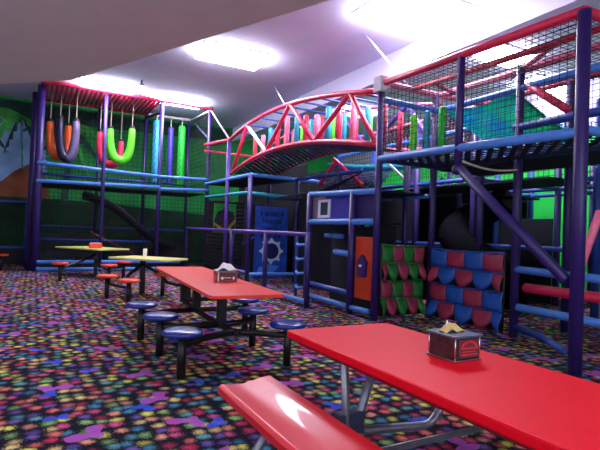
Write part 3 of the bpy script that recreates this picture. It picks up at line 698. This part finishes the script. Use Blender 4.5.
# hanging bags
def bag(x, y, zt, zb, r, m, label):
    t = thing('hanging_bag', label, 'hanging bag', (x, y, zb))
    MB().lathe((x, y, zb), [(.001, 0), (r*.7, 0), (r, .04), (r, zt-zb-.08), (r*.75, zt-zb-.02), (.001, zt-zb)], 16).build('bag_body', m, t)
    lc = MB(); nn = int((zt-zb)/.12); s = -1
    P = []
    for i in range(nn):
        a = R(235)+(.28 if i % 2 else -.28)
        P.append((x+(r+.006)*math.cos(a), y+(r+.006)*math.sin(a), zb+.1+i*(zt-zb-.2)/nn))
    lc.tube(P, .011, 5, roundcap=False); lc.build('lacing', 'navy', t)
    tb('hook_strap', [(x, y, zt-.02), (x, y, 5.40)], .02, 'rope', t, 6)
bag(3.66, 17.55, 5.2, 2.95, .13, 'cyan', 'cyan hanging bag, leftmost of the three by the white roof rail')
bag(4.16, 17.55, 5.02, 2.95, .095, 'violet', 'violet hanging bag between the cyan and the green ones')
bag(4.56, 17.55, 5.12, 2.95, .13, 'green', 'green hanging bag, rightmost of the three by the white roof rail')

# small frame at far left
sf = thing('net_fence', 'low dark fence with a blue top rail by the painted wall at far left', 'fence', (-2, 18.3, 0))
rail(sf, (-5, 18.6, 2.02), (-.25, 18.6, 2.06), 'dblue', .045); rail(sf, (-5, 18.6, .55), (-.25, 18.6, .55), 'dblue', .04)
post(sf, -.25, 18.6, 2.06, 'dblue', .05); post(sf, -5, 18.6, 2.02, 'dblue', .05)
net('side_net', (-5, 18.6, .55), (-.25, 18.6, .55), (-.25, 18.6, 2.0), (-5, 18.6, 2.0), .14, .006, 'net', sf)
MB().box((-5, 18.58, .02), (-.25, 18.62, .5)).build('kick_board', 'deck', sf)

# ================================================================== TABLES
def rrect(cx, cy, w_, l, r_, rot=0, n=5):
    P = []
    for sx, sy, a0 in ((1, 1, 0), (-1, 1, 90), (-1, -1, 180), (1, -1, 270)):
        for i in range(n+1):
            a = R(a0+90*i/n); P.append((sx*(w_/2-r_)+r_*math.cos(a), sy*(l/2-r_)+r_*math.sin(a)))
    c, s = math.cos(rot), math.sin(rot)
    return [(cx+x*c-y*s, cy+x*s+y*c) for x, y in P]
def stool(t, x, y, m, h=.46, r=.192, hub=None, legx=None):
    MB().lathe((x, y, h-.055), [(.001, 0), (r*.9, 0), (r, .015), (r*1.0, .035), (r*.93, .05), (r*.6, .056), (.001, .058)], 28).build('stool_seat', m, t)
    tb('leg', [(x, y, .006), (x, y, h-.05)], .042, 'black', t, 10, roundcap=False)

def cluster(label, cx, cy, w_, l, rot, z, m, seats, sm, peds, loc, arms):
    t = thing('stool_table', label, 'table', (cx, cy, 0))
    MB().prism(rrect(cx, cy, w_, l, .07, rot), lambda u, v, q: (u, v, z-.035+q), .035).build('tabletop', m, t, bevel=.006)
    for x, y in peds:
        MB().box((x-.05, y-.04, .26 if len(peds) > 1 else .0), (x+.05, y+.04, z-.035)).build('pedestal', 'black', t)
    for pts, r_ in arms: MB().tube(pts, r_, 8).build('arm', 'black', t)
    for x, y in seats: stool(t, x, y, sm)
    return t
# coral table with blue stools
seatL = [(1.24, 4.46), (1.24, 5.35), (1.2, 6.2)]; seatR = [(2.36, 4.5), (2.36, 5.42), (2.62, 6.3)]
arms = []
peds = [(1.95, 5.4), (1.98, 6.5), (2.05, 7.4)]
for (xl, yl), (xr, yr), py in zip(seatL, seatR, (4.95, 5.4, 6.5)):
    for (x, y) in ((xl, yl), (xr, yr)):
        arms.append(([(1.95, py, .29), ((1.95+x)/2, (py*1.3+y*.7)/2, .30), (x, y, .32)], .036))
arms.append(([(1.95, 4.9, .29), (1.95, 5.4, .28), (1.98, 6.5, .28), (2.05, 7.45, .28)], .036)); seatL.append((2.62, 7.25)); arms.append(([(2.05, 7.4, .3), (2.62, 7.25, .32)], .036))
cluster('long coral red table with attached glossy blue stools, middle of the room', 2.035, 6.31, .80, 3.6, R(-3.6), .75, 'coral', seatL+seatR, 'bluest', peds, None, arms)
# nearer yellow table
cluster('pale yellow table with orange stools, just behind the coral table', 2.08, 10.2, .88, 1.35, R(45), .765, 'yellow',
        [(1.25, 9.85), (1.5, 8.98), (2.33, 10.0), (2.5, 8.72)], 'orangest', [(2.02, 10.5)], None,
        [([(2.02, 10.5, .62), (1.7, 10.1, .45), (1.4, 9.5, .3)], .035), ([(1.25, 9.85, .3), (1.33, 9.5, .3), (1.5, 8.98, .3)], .03),
         ([(2.33, 10.0, .40), (2.32, 9.6, .32), (2.4, 9.1, .32), (2.5, 8.72, .40)], .035), ([(2.02, 10.5, .60), (2.2, 10.3, .5), (2.33, 10.0, .38)], .035)])
cluster('pale yellow table with orange stools and a pink napkin box, beside the left frame', 1.42, 14.4, 1.1, 1.7, R(35), .77, 'yellow',
        [(.58, 13.1), (1.62, 12.5), (2.12, 13.6)], 'orangest', [(1.5, 14.3)], None,
        [([(1.5, 14.3, .6), (1.1, 13.8, .45), (.58, 13.1, .3)], .035), ([(1.5, 14.3, .4), (1.6, 13.3, .3), (1.62, 12.5, .3)], .035), ([(1.6, 13.3, .3), (2.12, 13.6, .3)], .035)])
cluster('yellow table with an orange stool cut off by the left edge', -2.0, 17.4, 1.0, 1.6, R(36), .76, 'yellow',
        [(-.82, 16.4), (-2.9, 16.3)], 'orangest', [(-2.0, 17.4)], None,
        [([(-2.0, 17.4, .5), (-1.4, 16.9, .35), (-.82, 16.4, .3)], .035), ([(-2.0, 17.4, .5), (-2.5, 16.8, .35), (-2.9, 16.3, .3)], .035)])

# front picnic table
pt = thing('picnic_table', 'bright red picnic table with attached bench and grey pipe legs, nearest the viewer', 'picnic table', (1.94, 1.65, 0))
YA, YB = .45, 2.89
top = MB(); top.prism(rrect(1.925, (YA+YB)/2, .85, YB-YA, .025), lambda u, v, q: (u, v, .695+q), .05)
top.build('tabletop', 'redtop', pt, bevel=.012)
MB().box((1.56, YA+.03, .66), (2.33, YB-.06, .694)).build('apron', 'reddark', pt)
def bench(x0, x1, nm, flip=False):
    pr_ = []; n = 14
    for i in range(n+1):
        u = i/n; uu = 1-u if flip else u
        z = .455-.018*math.sin(PI*min(1, uu*1.25))+.022*max(0, uu-.45)**1.0
        if uu < .06: z -= .02*(.06-uu)/.06
        pr_.append((x0+(x1-x0)*u, z))
    bot = [(x, z-.04) for x, z in pr_[::-1]]
    poly = pr_+bot
    mb = MB(); N = len(poly)
    vs = [(u, YA-.02, v) for u, v in poly]+[(u, YB-.05, v) for u, v in poly]
    mb.add(vs, [tuple(range(N)), tuple(range(2*N-1, N-1, -1))])
    mb.add(vs, [(i, (i+1) % N, N+(i+1) % N, N+i) for i in range(n)], True)
    mb.add(vs, [(i, (i+1) % N, N+(i+1) % N, N+i) for i in range(n, N)], False)
    return mb.build(nm, 'redbench', pt, bevel=.004)
bench(1.02, 1.37, 'bench'); bench(2.52, 2.87, 'bench', True)
def bend(P, k=6):   # round a polyline's corners
    P = [V(p) for p in P]; out = [P[0]]
    for i in range(1, len(P)-1):
        a = P[i]+(P[i-1]-P[i]).normalized()*.09; b = P[i]+(P[i+1]-P[i]).normalized()*.09
        for j in range(k+1):
            t = j/k; out.append(a*(1-t)**2+P[i]*2*t*(1-t)+b*t*t)
    return out+[P[-1]]
for y in (2.33, .95):
    tb('leg', bend([(1.60, y, .66), (1.63, y, .20), (1.15, y, .13), (.93, y, .03)]), .024, 'galv', pt)
    tb('leg', bend([(1.86, y+.03, .66), (1.70, y+.02, .24), (2.30, y, .19), (2.36, y, .30), (2.62, y, .42)]), .026, 'galv', pt)
    tb('bench_support', bend([(1.20, y+.02, .415), (.97, y+.02, .10), (.93, y+.02, .03)]), .024, 'galv', pt)
    tb('bench_support', bend([(2.68, y+.02, .415), (2.9, y+.02, .10), (2.95, y+.02, .03)]), .024, 'galv', pt)
    MB().box((1.57, y-.02, .24), (1.74, y+.05, .36)).build('clamp_plate', 'charcoal', pt)
    MB().box((1.75, y-.03, .09), (2.9, y-.018, .13)).build('brace_bar', 'galv', pt)
    MB().tube([(1.06, y+.28, .40), (1.30, y+.28, .40)], .02, 8).build('bench_clip', 'black', pt)
MB().tube([(1.66, YB-.12, .65), (2.2, YB-.12, .65)], .022, 8).build('cross_bar', 'black', pt)

# ------------------------------------------------ napkin dispensers
def napkin(mb, c, s, seed):
    rn = random.Random(seed); cx, cy, cz = c
    def fn(u, v):
        a = (u-.5); b = (v-.5)
        z = cz+s*(.55*math.exp(-((a+.12)**2)*30)+.32*math.exp(-((a-.2)**2)*30))*(1-abs(b)*1.5)+.08*s*math.sin(9*a+5*b)
        return (cx+a*s*1.5, cy+b*s*.7, max(cz, z))
    mb.grid(fn, 16, 8)
d = thing('napkin_dispenser', 'smoky napkin dispenser with charcoal lid and a red card, on the front red table', 'napkin dispenser', (2.04, 1.93, .745))
MB().box((1.955, 1.835, .757), (2.135, 2.025, .872)).build('body', 'smoke', d, bevel=.004)
MB().box((1.945, 1.825, .746), (2.145, 2.035, .757)).build('base', 'chrome', d, bevel=.002)
MB().prism(rrect(2.045, 1.93, .215, .225, .012), lambda u, v, q: (u, v, .872+q), .012).build('lid', 'charcoal', d, bevel=.003)
for x, y in ((1.955, 1.835), (2.135, 1.835), (1.955, 2.025)): tb('corner_strip', [(x, y, .757), (x, y, .87)], .004, 'chrome', d, 6)
cdp = MB().box((1.975, 1.829, .768), (2.125, 1.834, .862)).build('card', 'brown', d)
pm = MB()
for i in range(9):
    a = R(25+i*16.5); pm.box((2.05-.062*math.cos(a)-.005, 1.8255, .795+.05*math.sin(a)-.0), (2.05-.062*math.cos(a)+.005, 1.829, .795+.05*math.sin(a)+.014))
pm.box((2.0, 1.8255, .812), (2.1, 1.829, .82)).box((1.99, 1.8255, .78), (2.11, 1.829, .786)).box((2.0, 1.8255, .796), (2.095, 1.829, .801))
pm.build('print', 'redcard', cdp)
mb = MB(); napkin(mb, (2.035, 1.945, .885), .10, 1); mb.build('napkin', 'tan', d, solid=.002)
mb = MB(); mb.grid(lambda u, v: (2.005+.06*u, 1.955-.012*v+.01*u, .886+(.05*math.exp(-((u-.2)**2)*20)+.012*(1-u))*(1-v)), 10, 4); lab(mb.build('napkin', 'paper', d, solid=.002), 'white napkin tip')
d = thing('napkin_dispenser', 'chrome napkin dispenser with crumpled white napkins, on the coral table', 'napkin dispenser', (2.12, 5.78, .755))
MB().box((1.99, 5.69, .752), (2.25, 5.87, .885)).build('body', 'chrome', d, bevel=.01)
MB().box((2.01, 5.683, .768), (2.23, 5.69, .872)).build('card', 'brown', d)
pm = MB().box((2.03, 5.679, .785), (2.06, 5.683, .815)).box((2.18, 5.679, .785), (2.205, 5.683, .815)).box((2.07, 5.679, .80), (2.16, 5.683, .808)); pm.build('print', 'paper', d)
mb = MB(); napkin(mb, (2.12, 5.78, .885), .2, 2)
mb.build('napkin', 'paper', d, solid=.003)
d = thing('napkin_dispenser', 'pink-orange napkin box on the yellow table beside the left frame', 'napkin dispenser', (1.45, 14.2, .76))
MB().box((1.3, 14.05, .774), (1.62, 14.25, .90)).build('body', 'orangest', d, bevel=.015)
MB().box((1.33, 14.09, .90), (1.59, 14.21, .915)).build('lid', 'whitef', d, bevel=.01)
d = thing('table_card', 'small white card standing on the nearer yellow table', 'card holder', (2.05, 10.6, .76))
MB().box((2.03, 10.58, .765), (2.11, 10.60, .93)).build('card', 'paper', d); MB().box((2.01, 10.55, .761), (2.13, 10.63, .768)).build('foot', 'tan', d)

for o in bpy.data.objects:
    if '_o' in o: del o['_o']
